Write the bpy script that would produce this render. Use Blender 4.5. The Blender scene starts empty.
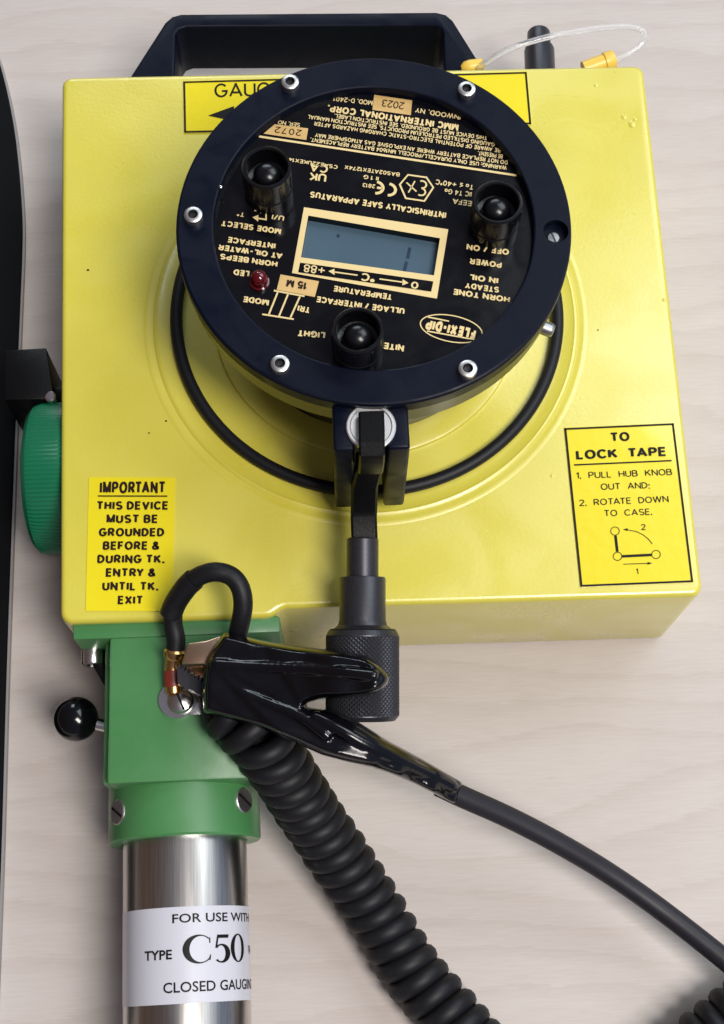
import bpy, bmesh, math, random
import numpy as np
from mathutils import Vector, Matrix
random.seed(4)
PI = math.pi
SC = bpy.context.scene
COL = SC.collection

# ------------------------------------------------------------------ camera
W_PX, H_PX, F_PX = 724, 1024, 1400.0
TILT, ROLL, YAW = math.radians(19), math.radians(1.5), math.radians(-3.8)
CAM = Vector((-.018, -.2453, .556))
RC = Matrix.Rotation(YAW, 3, 'Z') @ Matrix.Rotation(TILT, 3, 'X') @ Matrix.Rotation(ROLL, 3, 'Z')
cd = bpy.data.cameras.new('camera')
cam = bpy.data.objects.new('camera', cd); COL.objects.link(cam)
cam.matrix_world = Matrix.Translation(CAM) @ RC.to_4x4()
cd.sensor_fit = 'AUTO'; cd.sensor_width = 36
cd.lens = F_PX * 36 / H_PX
cd.clip_start = .01; cd.clip_end = 50
SC.camera = cam

# ------------------------------------------------------------------ world and lamps
wd = bpy.data.worlds.new('World'); SC.world = wd; wd.use_nodes = True
nt = wd.node_tree
bg = nt.nodes['Background']
tc = nt.nodes.new('ShaderNodeTexCoord')
sep = nt.nodes.new('ShaderNodeSeparateXYZ'); nt.links.new(tc.outputs['Generated'], sep.inputs[0])
mx = nt.nodes.new('ShaderNodeMath'); mx.operation = 'MULTIPLY_ADD'
nt.links.new(sep.outputs['X'], mx.inputs[0]); mx.inputs[1].default_value = .5; mx.inputs[2].default_value = .5
rp = nt.nodes.new('ShaderNodeValToRGB')
rp.color_ramp.elements[0].position = .1; rp.color_ramp.elements[0].color = (.15, .10, .08, 1)
rp.color_ramp.elements[1].position = .9; rp.color_ramp.elements[1].color = (.26, .32, .46, 1)
nt.links.new(mx.outputs[0], rp.inputs[0]); nt.links.new(rp.outputs[0], bg.inputs['Color'])
bg.inputs['Strength'].default_value = .68


def area(name, loc, target, sx, sy, power, col):
    l = bpy.data.lights.new(name, 'AREA'); l.shape = 'RECTANGLE'; l.size = sx; l.size_y = sy
    l.energy = power; l.color = col
    o = bpy.data.objects.new(name, l); COL.objects.link(o); o.location = loc
    d = Vector(target) - Vector(loc)
    o.rotation_euler = d.to_track_quat('-Z', 'Y').to_euler()
    return o


area('window_light', (1.32, .80, 1.85), (.30, 0, .05), 1.5, 1.3, 27, (.90, .97, 1.0))
area('back_window_light', (-.10, 2.3, 1.35), (0, 0, .05), 1.4, .8, 19, (.84, .94, 1.0))
area('ceiling_light', (.85, -.95, 2.3), (0, -.1, 0), .6, 1.2, 62, (1.0, .945, .89))
SC.view_settings.view_transform = 'Standard'; SC.view_settings.look = 'None'
SC.view_settings.exposure = 0; SC.view_settings.gamma = 1


# ------------------------------------------------------------------ helpers
def at(px, py, z):
    """the place on the level plane at height z that the photograph shows at pixel (px, py)"""
    d = RC @ Vector((px - W_PX / 2, -(py - H_PX / 2), -F_PX))
    return CAM + d * ((z - CAM.z) / d.z)


def mat(name, col, rough=.5, metal=0, coat=0, coat_rough=.05, spec=.5, bump=None, var=None, trans=0, aniso=0, ior=1.5):
    """bump = (noise scale, strength, detail); var = (noise scale, second colour, stretch xyz, contrast lo, hi)"""
    m = bpy.data.materials.new(name); m.use_nodes = True
    n = m.node_tree.nodes; L = m.node_tree.links
    b = n['Principled BSDF']
    b.inputs['Base Color'].default_value = (*col, 1)
    b.inputs['Roughness'].default_value = rough
    b.inputs['Metallic'].default_value = metal
    b.inputs['Coat Weight'].default_value = coat
    b.inputs['Coat Roughness'].default_value = coat_rough
    b.inputs['Specular IOR Level'].default_value = spec
    b.inputs['Transmission Weight'].default_value = trans
    b.inputs['IOR'].default_value = ior
    b.inputs['Anisotropic'].default_value = aniso
    t = n.new('ShaderNodeTexCoord')
    if bump:
        x = n.new('ShaderNodeTexNoise'); x.inputs['Scale'].default_value = bump[0]
        x.inputs['Detail'].default_value = bump[2] if len(bump) > 2 else 3
        L.new(t.outputs['Object'], x.inputs['Vector'])
        bp = n.new('ShaderNodeBump'); bp.inputs['Strength'].default_value = bump[1]; bp.inputs['Distance'].default_value = .0004
        L.new(x.outputs['Fac'], bp.inputs['Height']); L.new(bp.outputs['Normal'], b.inputs['Normal'])
    if var:
        mp = n.new('ShaderNodeMapping'); mp.inputs['Scale'].default_value = var[2]
        L.new(t.outputs['Object'], mp.inputs['Vector'])
        x = n.new('ShaderNodeTexNoise'); x.inputs['Scale'].default_value = var[0]; x.inputs['Detail'].default_value = 5
        L.new(mp.outputs[0], x.inputs['Vector'])
        r = n.new('ShaderNodeValToRGB')
        r.color_ramp.elements[0].position = var[3]; r.color_ramp.elements[1].position = var[4]
        r.color_ramp.elements[0].color = (*col, 1); r.color_ramp.elements[1].color = (*var[1], 1)
        L.new(x.outputs['Fac'], r.inputs[0]); L.new(r.outputs[0], b.inputs['Base Color'])
    return m


def smudge(m, lo, hi, scale):
    """uneven gloss from handling"""
    n = m.node_tree.nodes; L = m.node_tree.links; t = n.new('ShaderNodeTexCoord')
    x = n.new('ShaderNodeTexNoise'); x.inputs['Scale'].default_value = scale; x.inputs['Detail'].default_value = 6; x.inputs['Distortion'].default_value = 1.2
    L.new(t.outputs['Object'], x.inputs['Vector'])
    r = n.new('ShaderNodeMapRange'); r.inputs['From Min'].default_value = .35; r.inputs['From Max'].default_value = .65
    r.inputs['To Min'].default_value = lo; r.inputs['To Max'].default_value = hi
    L.new(x.outputs['Fac'], r.inputs['Value']); b = n['Principled BSDF']
    L.new(r.outputs['Result'], b.inputs['Roughness'])
    if b.inputs['Coat Weight'].default_value > 0: L.new(r.outputs['Result'], b.inputs['Coat Roughness'])


def desk_material():
    m = bpy.data.materials.new('pale_wood_laminate'); m.use_nodes = True
    n = m.node_tree.nodes; L = m.node_tree.links; b = n['Principled BSDF']
    t = n.new('ShaderNodeTexCoord')

    def noise(scale, stretch, detail, rot=.03, dist=0):
        mp = n.new('ShaderNodeMapping'); mp.inputs['Scale'].default_value = stretch; mp.inputs['Rotation'].default_value = (0, 0, rot)
        L.new(t.outputs['Object'], mp.inputs['Vector'])
        x = n.new('ShaderNodeTexNoise'); x.inputs['Scale'].default_value = scale; x.inputs['Detail'].default_value = detail
        x.inputs['Distortion'].default_value = dist; x.inputs['Roughness'].default_value = .65
        L.new(mp.outputs[0], x.inputs['Vector']); return x.outputs['Fac']

    def ramp(src, a, ca, bb, cb):
        r = n.new('ShaderNodeValToRGB'); r.color_ramp.elements[0].position = a; r.color_ramp.elements[0].color = (*ca, 1)
        r.color_ramp.elements[1].position = bb; r.color_ramp.elements[1].color = (*cb, 1); L.new(src, r.inputs[0]); return r.outputs[0]

    def mul(a, c, f):
        x = n.new('ShaderNodeMix'); x.data_type = 'RGBA'; x.blend_type = 'MULTIPLY'; x.inputs[0].default_value = f
        L.new(a, x.inputs[6]); L.new(c, x.inputs[7]); return x.outputs[2]
    def rings(freq, warp, wscale, lo, hi, ca):
        """thin growth-ring lines running along x, bent by a slow noise"""
        sp = n.new('ShaderNodeSeparateXYZ'); L.new(t.outputs['Object'], sp.inputs[0])
        w = noise(wscale, (1, 2.6, 1), 2, .03)
        k = n.new('ShaderNodeMath'); k.operation = 'MULTIPLY'; L.new(sp.outputs['Y'], k.inputs[0]); k.inputs[1].default_value = freq
        m2 = n.new('ShaderNodeMath'); m2.operation = 'MULTIPLY_ADD'; L.new(w, m2.inputs[0]); m2.inputs[1].default_value = warp; L.new(k.outputs[0], m2.inputs[2])
        f = noise(70, (1, 12, 1), 4, .03)
        m3 = n.new('ShaderNodeMath'); m3.operation = 'MULTIPLY_ADD'; L.new(f, m3.inputs[0]); m3.inputs[1].default_value = .5; L.new(m2.outputs[0], m3.inputs[2])
        fr = n.new('ShaderNodeMath'); fr.operation = 'FRACT'; L.new(m3.outputs[0], fr.inputs[0])
        return ramp(fr.outputs[0], lo, (1, 1, 1), hi, ca)
    base = ramp(noise(6, (1, 4, 1), 3, .03, .3), .3, (.490, .436, .408), .7, (.530, .478, .452))
    fine = ramp(noise(75, (1, 14, 1), 8, .035, .2), .40, (.91, .90, .885), .60, (1, 1, 1))
    c = mul(base, fine, .6)
    c = mul(c, rings(62, 5, 4.0, .55, 1.0, (.90, .88, .86)), .62)
    c = mul(c, ramp(noise(38, (1, 9, 1), 2, .03), .70, (1, 1, 1), .76, (.87, .84, .81)), .55)
    L.new(c, b.inputs['Base Color'])
    b.inputs['Roughness'].default_value = .5
    bp = n.new('ShaderNodeBump'); bp.inputs['Strength'].default_value = .12; bp.inputs['Distance'].default_value = .0003
    L.new(noise(60, (1, 16, 1), 6, .035), bp.inputs['Height']); L.new(bp.outputs['Normal'], b.inputs['Normal'])
    return m


M = dict(
    yellow=mat('yellow_cast_paint', (.66, .585, .070), .42, coat=1.0, coat_rough=.36, spec=.6, bump=(700, .20, 2), var=(30, (.62, .545, .060), (1, 1, 1), .35, .7)),
    sticker=mat('yellow_sticker', (.78, .65, .006), .3, coat=1.0, coat_rough=.06, bump=(260, .30, 1)),
    ink=mat('black_ink', (.007, .006, .006), .45, spec=.2),
    brown_ink=mat('dark_brown_ink', (.018, .006, .006), .5, spec=.2),
    bezel=mat('navy_anodised', (.0013, .0030, .0110), .45, spec=.15, bump=(1500, .10)),
    plate=mat('black_face_plate', (.0035, .0035, .005), .16, spec=.35),
    gold=mat('gold_print', (.70, .55, .26), .45),
    tan=mat('tan_tag', (.62, .42, .17), .4, var=(90, (.55, .36, .13), (1, 1, 1), .4, .6)),
    black=mat('black_plastic', (.004, .004, .0055), .25, spec=.4, bump=(900, .08)),
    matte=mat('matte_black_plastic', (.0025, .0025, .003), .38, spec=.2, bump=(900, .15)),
    rubber=mat('black_rubber', (.0060, .0060, .0085), .52, spec=.32, bump=(600, .10)),
    cable=mat('charcoal_cable', (.015, .014, .019), .48, spec=.35, bump=(500, .10)),
    boot=mat('glossy_black_vinyl', (.0025, .0025, .004), .11, spec=.5, bump=(45, .25, 1)),
    steel=mat('brushed_steel', (.62, .59, .56), .29, metal=1, aniso=.5, var=(40, (.50, .48, .46), (40, 1, 40), .4, .62)),
    bright=mat('bright_steel', (.72, .70, .68), .22, metal=1),
    gun=mat('dark_oxide_steel', (.040, .040, .048), .38, metal=.6, var=(60, (.055, .055, .063), (60, 1, 60), .35, .65)),
    copper=mat('copper_plate', (.72, .50, .34), .28, metal=1, var=(60, (.62, .36, .20), (1, 1, 1), .45, .7)),
    brass=mat('brass_lug', (.70, .42, .16), .25, metal=1),
    red=mat('red_tape', (.20, .025, .015), .4),
    green=mat('green_paint', (.062, .215, .072), .42, coat=.3, coat_rough=.3, bump=(500, .10), var=(20, (.054, .195, .062), (1, 1, 1), .35, .7)),
    teal=mat('teal_green_plastic', (.006, .15, .070), .32, var=(25, (.005, .125, .058), (1, 1, 1), .35, .7)),
    lcd=mat('lcd_glass', (.070, .118, .160), .10, spec=.55, var=(30, (.058, .100, .140), (1, 1, 1), .35, .7)),
    lcd_ink=mat('lcd_segment', (.014, .032, .062), .3),
    white=mat('white_label', (.56, .56, .62), .3, coat=.4, coat_rough=.15),
    led=mat('red_led', (.12, .003, .008), .08, spec=.7, trans=.3),
    yellow_plastic=mat('amber_plastic', (.80, .53, .08), .35),
    clear=mat('clear_tube', (.93, .94, .95), .10, trans=.82, ior=1.35),
    floor_black=mat('black_panel', (.0018, .0022, .003), .6, spec=.08),
    rim=mat('grey_rim', (.26, .25, .25), .5),
    desk=desk_material(),
)


smudge(M['yellow'], .24, .40, 22); smudge(M['bezel'], .36, .55, 60); smudge(M['plate'], .10, .24, 60);
smudge(M['boot'], .08, .22, 70); smudge(M['green'], .3, .48, 40)


def link(name, me, mats, parent=None):
    o = bpy.data.objects.new(name, me); COL.objects.link(o)
    for m in (mats if isinstance(mats, (list, tuple)) else [mats]): me.materials.append(m)
    if parent is not None: o.parent = parent
    return o


def obj(name, bm, mats, parent=None, smooth=True, angle=35):
    bmesh.ops.recalc_face_normals(bm, faces=[f for f in bm.faces if not f.tag])
    me = bpy.data.meshes.new(name); bm.to_mesh(me); bm.free()
    for p in me.polygons: p.use_smooth = smooth
    if smooth: me.set_sharp_from_angle(angle=math.radians(angle))
    return link(name, me, mats, parent)


def tag(o, label=None, cat=None, group=None, kind=None):
    if label: o['label'] = label
    if cat: o['category'] = cat
    if group: o['group'] = group
    if kind: o['kind'] = kind
    return o


def empty(name, loc):
    o = bpy.data.objects.new(name, None); COL.objects.link(o); o.location = loc; o.empty_display_size = .02
    return o


def put(o, parent):
    """parent o while keeping its world place (the thing's Empty is only moved, never turned)"""
    o.parent = parent
    return o


def frame(axis, up=(0, 0, 1)):
    a = Vector(axis).normalized(); u = Vector(up)
    if abs(a.dot(u.normalized())) > .98: u = Vector((0, 1, 0))
    x = u.cross(a).normalized(); y = a.cross(x)
    return x, y, a


def lathe(bm, prof, org, axis=(0, 0, 1), segs=48, mi=0, up=(0, 0, 1), cap=True, arc=None):
    """revolve prof [(r, h)] about the axis through org"""
    x, y, a = frame(axis, up); org = Vector(org); rings = []
    for r, h in prof:
        rings.append([bm.verts.new(org + a * h + (x * math.cos(2 * PI * k / segs) + y * math.sin(2 * PI * k / segs)) * max(r, 1e-6)) for k in range(segs)])
    for i in range(len(rings) - 1):
        for k in range(segs):
            f = bm.faces.new((rings[i][k], rings[i][(k + 1) % segs], rings[i + 1][(k + 1) % segs], rings[i + 1][k])); f.material_index = mi
    if cap:
        for rg in (rings[0], rings[-1]):
            f = bm.faces.new(rg); f.material_index = mi
    return rings


def sweep(bm, pts, rad, segs=14, mi=0, prof=None, up=None):
    """tube (or a profile [(u, v)]) swept along pts; rad a number or one per point"""
    pts = [Vector(p) for p in pts]; n = len(pts)
    if not isinstance(rad, (list, tuple)): rad = [rad] * n
    tan = [(pts[min(i + 1, n - 1)] - pts[max(i - 1, 0)]).normalized() for i in range(n)]
    u = Vector(up) if up else Vector((0, 0, 1))
    if abs(u.dot(tan[0])) > .95: u = Vector((1, 0, 0))
    nx = u.cross(tan[0]).normalized(); rings = []
    for i in range(n):
        nx = (nx - tan[i] * nx.dot(tan[i])).normalized(); ny = tan[i].cross(nx)
        if prof: ring = [bm.verts.new(pts[i] + nx * a * rad[i] + ny * b * rad[i]) for a, b in prof]
        else: ring = [bm.verts.new(pts[i] + (nx * math.cos(2 * PI * k / segs) + ny * math.sin(2 * PI * k / segs)) * rad[i]) for k in range(segs)]
        rings.append(ring)
    s = len(rings[0])
    for i in range(n - 1):
        for k in range(s):
            f = bm.faces.new((rings[i][k], rings[i][(k + 1) % s], rings[i + 1][(k + 1) % s], rings[i + 1][k])); f.material_index = mi
    for rg in (rings[0], rings[-1]):
        f = bm.faces.new(rg); f.material_index = mi
    return rings


def smooth_path(pts, sub=8):
    """Catmull-Rom through the points"""
    P = [Vector(p) for p in pts]; P = [P[0] * 2 - P[1]] + P + [P[-1] * 2 - P[-2]]; out = []
    for i in range(1, len(P) - 2):
        a, b, c, d = P[i - 1:i + 3]
        for k in range(sub):
            t = k / sub
            out.append(.5 * ((2 * b) + (c - a) * t + (2 * a - 5 * b + 4 * c - d) * t * t + (3 * b - a - 3 * c + d) * t ** 3))
    out.append(P[-2]); return out


def prism(bm, poly, z0, z1, bev=0, segs=2, mi=0, round_plan=0):
    """poly [(x, y)] extruded from z0 to z1, edges rounded"""
    b = bmesh.new()
    vs = [b.verts.new((p[0], p[1], z0)) for p in poly]; f = b.faces.new(vs)
    r = bmesh.ops.extrude_face_region(b, geom=[f])
    bmesh.ops.translate(b, verts=[v for v in r['geom'] if isinstance(v, bmesh.types.BMVert)], vec=(0, 0, z1 - z0))
    bmesh.ops.recalc_face_normals(b, faces=b.faces)
    if round_plan:
        ed = [e for e in b.edges if abs(e.verts[0].co.z - e.verts[1].co.z) > 1e-6]
        bmesh.ops.bevel(b, geom=ed, offset=round_plan, segments=5, affect='EDGES', profile=.5)
    if bev:
        ed = [e for e in b.edges if len(e.link_faces) == 2 and e.calc_face_angle(0) > .7 and (round_plan == 0 or abs(e.verts[0].co.z - e.verts[1].co.z) < 1e-6)]
        bmesh.ops.bevel(b, geom=ed, offset=bev, segments=segs, affect='EDGES', profile=.5)
    add_bm(bm, b, mi)


def add_bm(bm, b, mi=0, mtx=None):
    mp = {}
    for v in b.verts: mp[v] = bm.verts.new(mtx @ v.co if mtx else v.co)
    for f in b.faces:
        try:
            g = bm.faces.new([mp[v] for v in f.verts]); g.material_index = mi
        except ValueError: pass
    b.free()


def box(bm, c, s, bev=0, segs=2, mi=0, rot=None):
    b = bmesh.new(); bmesh.ops.create_cube(b, size=1)
    for v in b.verts: v.co = Vector((v.co.x * s[0], v.co.y * s[1], v.co.z * s[2]))
    if bev: bmesh.ops.bevel(b, geom=list(b.edges), offset=bev, segments=segs, affect='EDGES', profile=.5)
    mt = Matrix.Translation(Vector(c))
    if rot: mt = mt @ rot.to_4x4()
    add_bm(bm, b, mi, mt)


def ball(bm, c, r, mi=0, u=24, v=14, scale=(1, 1, 1)):
    b = bmesh.new(); bmesh.ops.create_uvsphere(b, u_segments=u, v_segments=v, radius=r)
    add_bm(bm, b, mi, Matrix.Translation(Vector(c)) @ Matrix.Diagonal((*scale, 1)))


def flat(bm, pts, mi=0):
    vs = [bm.verts.new(p) for p in pts]; f = bm.faces.new(vs); f.material_index = mi
    f.normal_update()
    if f.normal.z < 0: f.normal_flip()
    f.tag = True
    return f


def stroke(bm, pts, w, mi=1, closed=False):
    """a printed line of width w lying level through world points"""
    P = [Vector(p) for p in pts]; n = len(P); L, Rr = [], []
    for i in range(n):
        if closed: a, b = P[i - 1], P[(i + 1) % n]
        else: a, b = P[max(i - 1, 0)], P[min(i + 1, n - 1)]
        t = (b - a); t.z = 0; t.normalize(); nrm = Vector((-t.y, t.x, 0)); k = 1
        if 0 < i < n - 1 or closed:
            d = (P[(i + 1) % n] - P[i]); d.z = 0
            c = max(.4, abs(d.normalized().dot(t))); k = 1 / c
        L.append(P[i] + nrm * w / 2 * k); Rr.append(P[i] - nrm * w / 2 * k)
    for i in range(n if closed else n - 1):
        j = (i + 1) % n
        flat(bm, (L[i], Rr[i], Rr[j], L[j]), mi)


def text_bm(s, bold=0.0, spacing=1.0):
    """the glyphs of s as flat faces at size 1: (verts, faces, x0, x1, cap height)"""
    cu = bpy.data.curves.new('lettering', 'FONT'); cu.body = s; cu.size = 1; cu.offset = bold; cu.space_character = spacing
    cu.resolution_u = 3; cu.fill_mode = 'FRONT'
    o = bpy.data.objects.new('lettering', cu); COL.objects.link(o)
    dg = bpy.context.evaluated_depsgraph_get()
    me = bpy.data.meshes.new_from_object(o.evaluated_get(dg))
    v = [tuple(q.co) for q in me.vertices]; f = [tuple(p.vertices) for p in me.polygons]
    bpy.data.objects.remove(o); bpy.data.curves.remove(cu); bpy.data.meshes.remove(me)
    xs = [q[0] for q in v]
    return v, f, min(xs), max(xs)


CAP = None


def cap_height():
    global CAP
    if CAP is None:
        v, *_ = text_bm('H'); CAP = max(q[1] for q in v)
    return CAP


def _arc(cx, cy, rx, ry, a0, a1, n=10):
    return [(cx + rx * math.cos(math.radians(a0 + (a1 - a0) * i / n)), cy + ry * math.sin(math.radians(a0 + (a1 - a0) * i / n))) for i in range(n + 1)]


def _bowl(x0, y0, y1, x1):
    """D-shaped bowl from (x0, y1) round to (x0, y0), reaching x1"""
    r = (y1 - y0) / 2; rx = min(r * .95, x1 - x0)
    return [(x0, y1)] + _arc(x1 - rx, y0 + r, rx, r, 90, -90) + [(x0, y0)]


_S = _arc(.30, .745, .27, .255, 35, 270, 9) + _arc(.30, .245, .30, .245, 90, -145, 9)[1:]
GLYPH = {
    'A': (.72, [[(0, 0), (.36, 1), (.72, 0)], [(.13, .30), (.59, .30)]]),
    'B': (.58, [[(0, 0), (0, 1)], _bowl(0, .53, 1, .53), _bowl(0, 0, .53, .58)]),
    'C': (.66, [_arc(.36, .5, .36, .5, 42, 318, 16)]),
    'D': (.62, [[(0, 0), (0, 1)], _bowl(0, 0, 1, .62)]),
    'E': (.48, [[(.48, 1), (0, 1), (0, 0), (.48, 0)], [(0, .52), (.44, .52)]]),
    'F': (.46, [[(.46, 1), (0, 1), (0, 0)], [(0, .50), (.40, .50)]]),
    'G': (.70, [_arc(.36, .5, .36, .5, 42, 330, 16) + [(.70, .44), (.40, .44)]]),
    'H': (.60, [[(0, 0), (0, 1)], [(.60, 0), (.60, 1)], [(0, .51), (.60, .51)]]),
    'I': (.0, [[(0, 0), (0, 1)]]),
    'J': (.40, [[(.40, 1), (.40, .22)] + _arc(.20, .22, .20, .22, 0, -180, 8)]),
    'K': (.60, [[(0, 0), (0, 1)], [(.56, 1), (.02, .40)], [(.20, .58), (.60, 0)]]),
    'L': (.44, [[(0, 1), (0, 0), (.44, 0)]]),
    'M': (.74, [[(0, 0), (0, 1), (.37, .12), (.74, 1), (.74, 0)]]),
    'N': (.62, [[(0, 0), (0, 1), (.62, 0), (.62, 1)]]),
    'O': (.74, [_arc(.37, .5, .37, .5, 90, 450, 24)]),
    'P': (.54, [[(0, 0), (0, 1)], _bowl(0, .46, 1, .54)]),
    'Q': (.74, [_arc(.37, .5, .37, .5, 90, 450, 24), [(.44, .26), (.72, -.02)]]),
    'R': (.58, [[(0, 0), (0, 1)], _bowl(0, .48, 1, .54), [(.26, .48), (.58, 0)]]),
    'S': (.58, [_S]),
    'T': (.58, [[(0, 1), (.58, 1)], [(.29, 1), (.29, 0)]]),
    'U': (.60, [[(0, 1), (0, .30)] + _arc(.30, .30, .30, .30, 180, 360, 10) + [(.60, 1)]]),
    'V': (.68, [[(0, 1), (.34, 0), (.68, 1)]]),
    'W': (1.0, [[(0, 1), (.25, 0), (.50, 1), (.75, 0), (1.0, 1)]]),
    'X': (.62, [[(0, 0), (.62, 1)], [(0, 1), (.62, 0)]]),
    'Y': (.64, [[(0, 1), (.32, .46), (.64, 1)], [(.32, .46), (.32, 0)]]),
    'Z': (.56, [[(0, 1), (.56, 1), (0, 0), (.56, 0)]]),
    '0': (.54, [_arc(.27, .5, .27, .5, 90, 450, 20)]),
    '1': (.22, [[(0, .80), (.22, 1), (.22, 0)]]),
    '2': (.52, [_arc(.26, .72, .26, .28, 165, -20, 9) + [(0, 0), (.54, 0)]]),
    '3': (.52, [_arc(.25, .75, .24, .25, 150, -80, 9), _arc(.25, .27, .27, .27, 80, -155, 9)]),
    '4': (.56, [[(.40, 0), (.40, 1), (0, .28), (.58, .28)]]),
    '5': (.52, [[(.48, 1), (.08, 1), (.03, .54)] + _arc(.25, .32, .27, .32, 125, -150, 10)]),
    '6': (.54, [_arc(.27, .30, .27, .30, 90, 450, 16), [(.02, .36), (.10, .75), (.34, 1)]]),
    '7': (.52, [[(0, 1), (.52, 1), (.18, 0)]]),
    '8': (.54, [_arc(.27, .77, .22, .23, 90, 450, 14), _arc(.27, .27, .27, .27, 90, 450, 16)]),
    '9': (.54, [_arc(.27, .70, .27, .30, 90, 450, 16), [(.52, .64), (.44, .25), (.20, 0)]]),
    '.': (.04, [[(.02, -.12), (.02, .14)]]), ',': (.08, [[(.06, .06), (.0, -.14)]]), ';': (.08, [[(.05, .05), (.0, -.14)], [(.04, .42), (.04, .68)]]),
    ':': (.04, [[(.02, -.12), (.02, .14)], [(.02, .46), (.02, .72)]]),
    '-': (.30, [[(0, .42), (.30, .42)]]), '+': (.70, [[(0, .46), (.70, .46)], [(.35, .08), (.35, .84)]]), '/': (.40, [[(0, -.08), (.40, 1.05)]]),
    '°': (.24, [_arc(.12, .86, .12, .14, 90, 450, 12)]), '≤': (.50, [[(.50, .80), (.02, .48), (.50, .18)], [(0, 0), (.50, 0)]]),
    '&': (.68, [[(.68, 0), (.17, .64)] + _arc(.30, .78, .17, .21, 190, -20, 9) + [(.10, .40)] + _arc(.27, .24, .27, .24, 140, 300, 9) + [(.62, .44)]]),
    'a': (.42, [_arc(.21, .28, .21, .28, 90, 450, 12), [(.42, 0), (.42, .58)]]),
}


def stroke2d(poly, w):
    """a pen line of width w as separate quads; blunt joins turn, sharp ones are two strokes crossing"""
    n = len(poly); closed = n > 3 and math.hypot(poly[0][0] - poly[-1][0], poly[0][1] - poly[-1][1]) < 1e-6
    if closed: runs = [(poly[:-1], True)]
    else:
        runs, cur = [], [poly[0]]
        for i in range(1, n):
            cur.append(poly[i])
            if i < n - 1:
                d1 = Vector(poly[i]) - Vector(poly[i - 1]); d2 = Vector(poly[i + 1]) - Vector(poly[i])
                if d1.normalized().dot(d2.normalized()) < -.1:
                    runs.append((cur, False)); cur = [poly[i]]
        runs.append((cur, False))
    out = []
    for r_i, (P, cl) in enumerate(runs):
        P = [Vector(p) for p in P]; m = len(P)
        if len(runs) > 1:
            if r_i > 0: P[0] = P[0] + (P[0] - P[1]).normalized() * w * .5
            if r_i < len(runs) - 1: P[-1] = P[-1] + (P[-1] - P[-2]).normalized() * w * .5
        L, R = [], []
        for i in range(m):
            a = P[i - 1] if (cl or i) else P[i]; c = P[(i + 1) % m] if (cl or i < m - 1) else P[i]
            d1 = P[i] - a; d2 = c - P[i]
            if d1.length: d1.normalize()
            if d2.length: d2.normalize()
            t = (d1 + d2).normalized(); nr = Vector((-t.y, t.x)); ref = d2 if d2.length else d1
            k = min(1.45, 1 / max(.2, abs(ref.dot(t)))) * w / 2
            L.append(P[i] + nr * k); R.append(P[i] - nr * k)
        for i in range(m if cl else m - 1):
            j = (i + 1) % m; out.append(([tuple(q) for q in (L[i], R[i], R[j], L[j])], r_i))
    return out


KERN = {'AT', 'TA', 'AV', 'VA', 'LT', 'AY', 'YA', 'PA', 'LY', 'TY', 'RT', 'RY', 'LV', 'FA', 'AW', 'WA'}


def set_line(s, wt, gap, fat=0):
    """quads of a line of capitals in units of the cap height, and its width"""
    x = 0; out = []
    for ci, ch in enumerate(s):
        if ch == ' ': x += .32 + gap; continue
        w, st = GLYPH[ch]
        for k, poly in enumerate(st):
            pl = [(x + wt / 2 + p[0], wt / 2 + p[1] * (1 - wt)) for p in poly]
            for q, r in stroke2d(pl, wt):
                if ch not in ',;/-+.:': q = [(c[0], min(1, max(0, c[1]))) for c in q]
                out.append((q, k * 3 + r))
                if fat: out.append(([(c[0] + fat, c[1]) for c in q], k * 3 + r + 9))
        x += w + wt + fat + gap - (.12 if s[ci:ci + 2] in KERN else 0)
    return out, x - gap


def lettering(bm, s, p0, p1, h, z, mi=1, bold=.012, gap=None, fat=0):
    """print s on the level plane z, its base line from photograph point p0 to p1, capitals h pixels tall"""
    wt = .13 + bold * 3.0
    qs, wid = set_line(s, wt, gap if gap is not None else .085, fat)
    P0, P1 = at(*p0, z), at(*p1, z)
    dx, dy = p1[0] - p0[0], p1[1] - p0[1]; l = math.hypot(dx, dy)
    n = (dy / l * h, -dx / l * h)                      # towards the tops of the letters
    U = (P1 - P0) / wid; V = (at(p0[0] + n[0], p0[1] + n[1], z) - P0)
    U2 = U.normalized(); V = V - U2 * V.dot(U2) * .75
    up = Vector((0, 0, .000012))
    for q, k in qs: flat(bm, [P0 + U * c[0] + V * c[1] + up * k for c in q], mi)


def arc_px(c, rx, ry, a0, a1, n, rot=0):
    out = []
    for i in range(n + 1):
        a = math.radians(a0 + (a1 - a0) * i / n); x, y = rx * math.cos(a), ry * math.sin(a)
        r = math.radians(rot)
        out.append((c[0] + x * math.cos(r) - y * math.sin(r), c[1] + x * math.sin(r) + y * math.cos(r)))
    return out


ZT = .066            # top of the case above the desk
ZB = ZT + .070       # top of the hub's ring
ZP = ZB - .004       # its face plate
HC = Vector((0, .0031, 0))

# ------------------------------------------------------------------ the surface
bm = bmesh.new(); flat(bm, [(-1.2, -1.0, 0), (1.2, -1.0, 0), (1.2, 1.4, 0), (-1.2, 1.4, 0)])
desk = obj('desk_surface', bm, M['desk'], smooth=False); tag(desk, kind='structure')

# ------------------------------------------------------------------ tape gauge
G = empty('tape_gauge', (0, 0, 0))
tag(G, 'yellow boxy tape gauge with round black dial hub, green bracket and steel tube', 'tape gauge')

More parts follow.
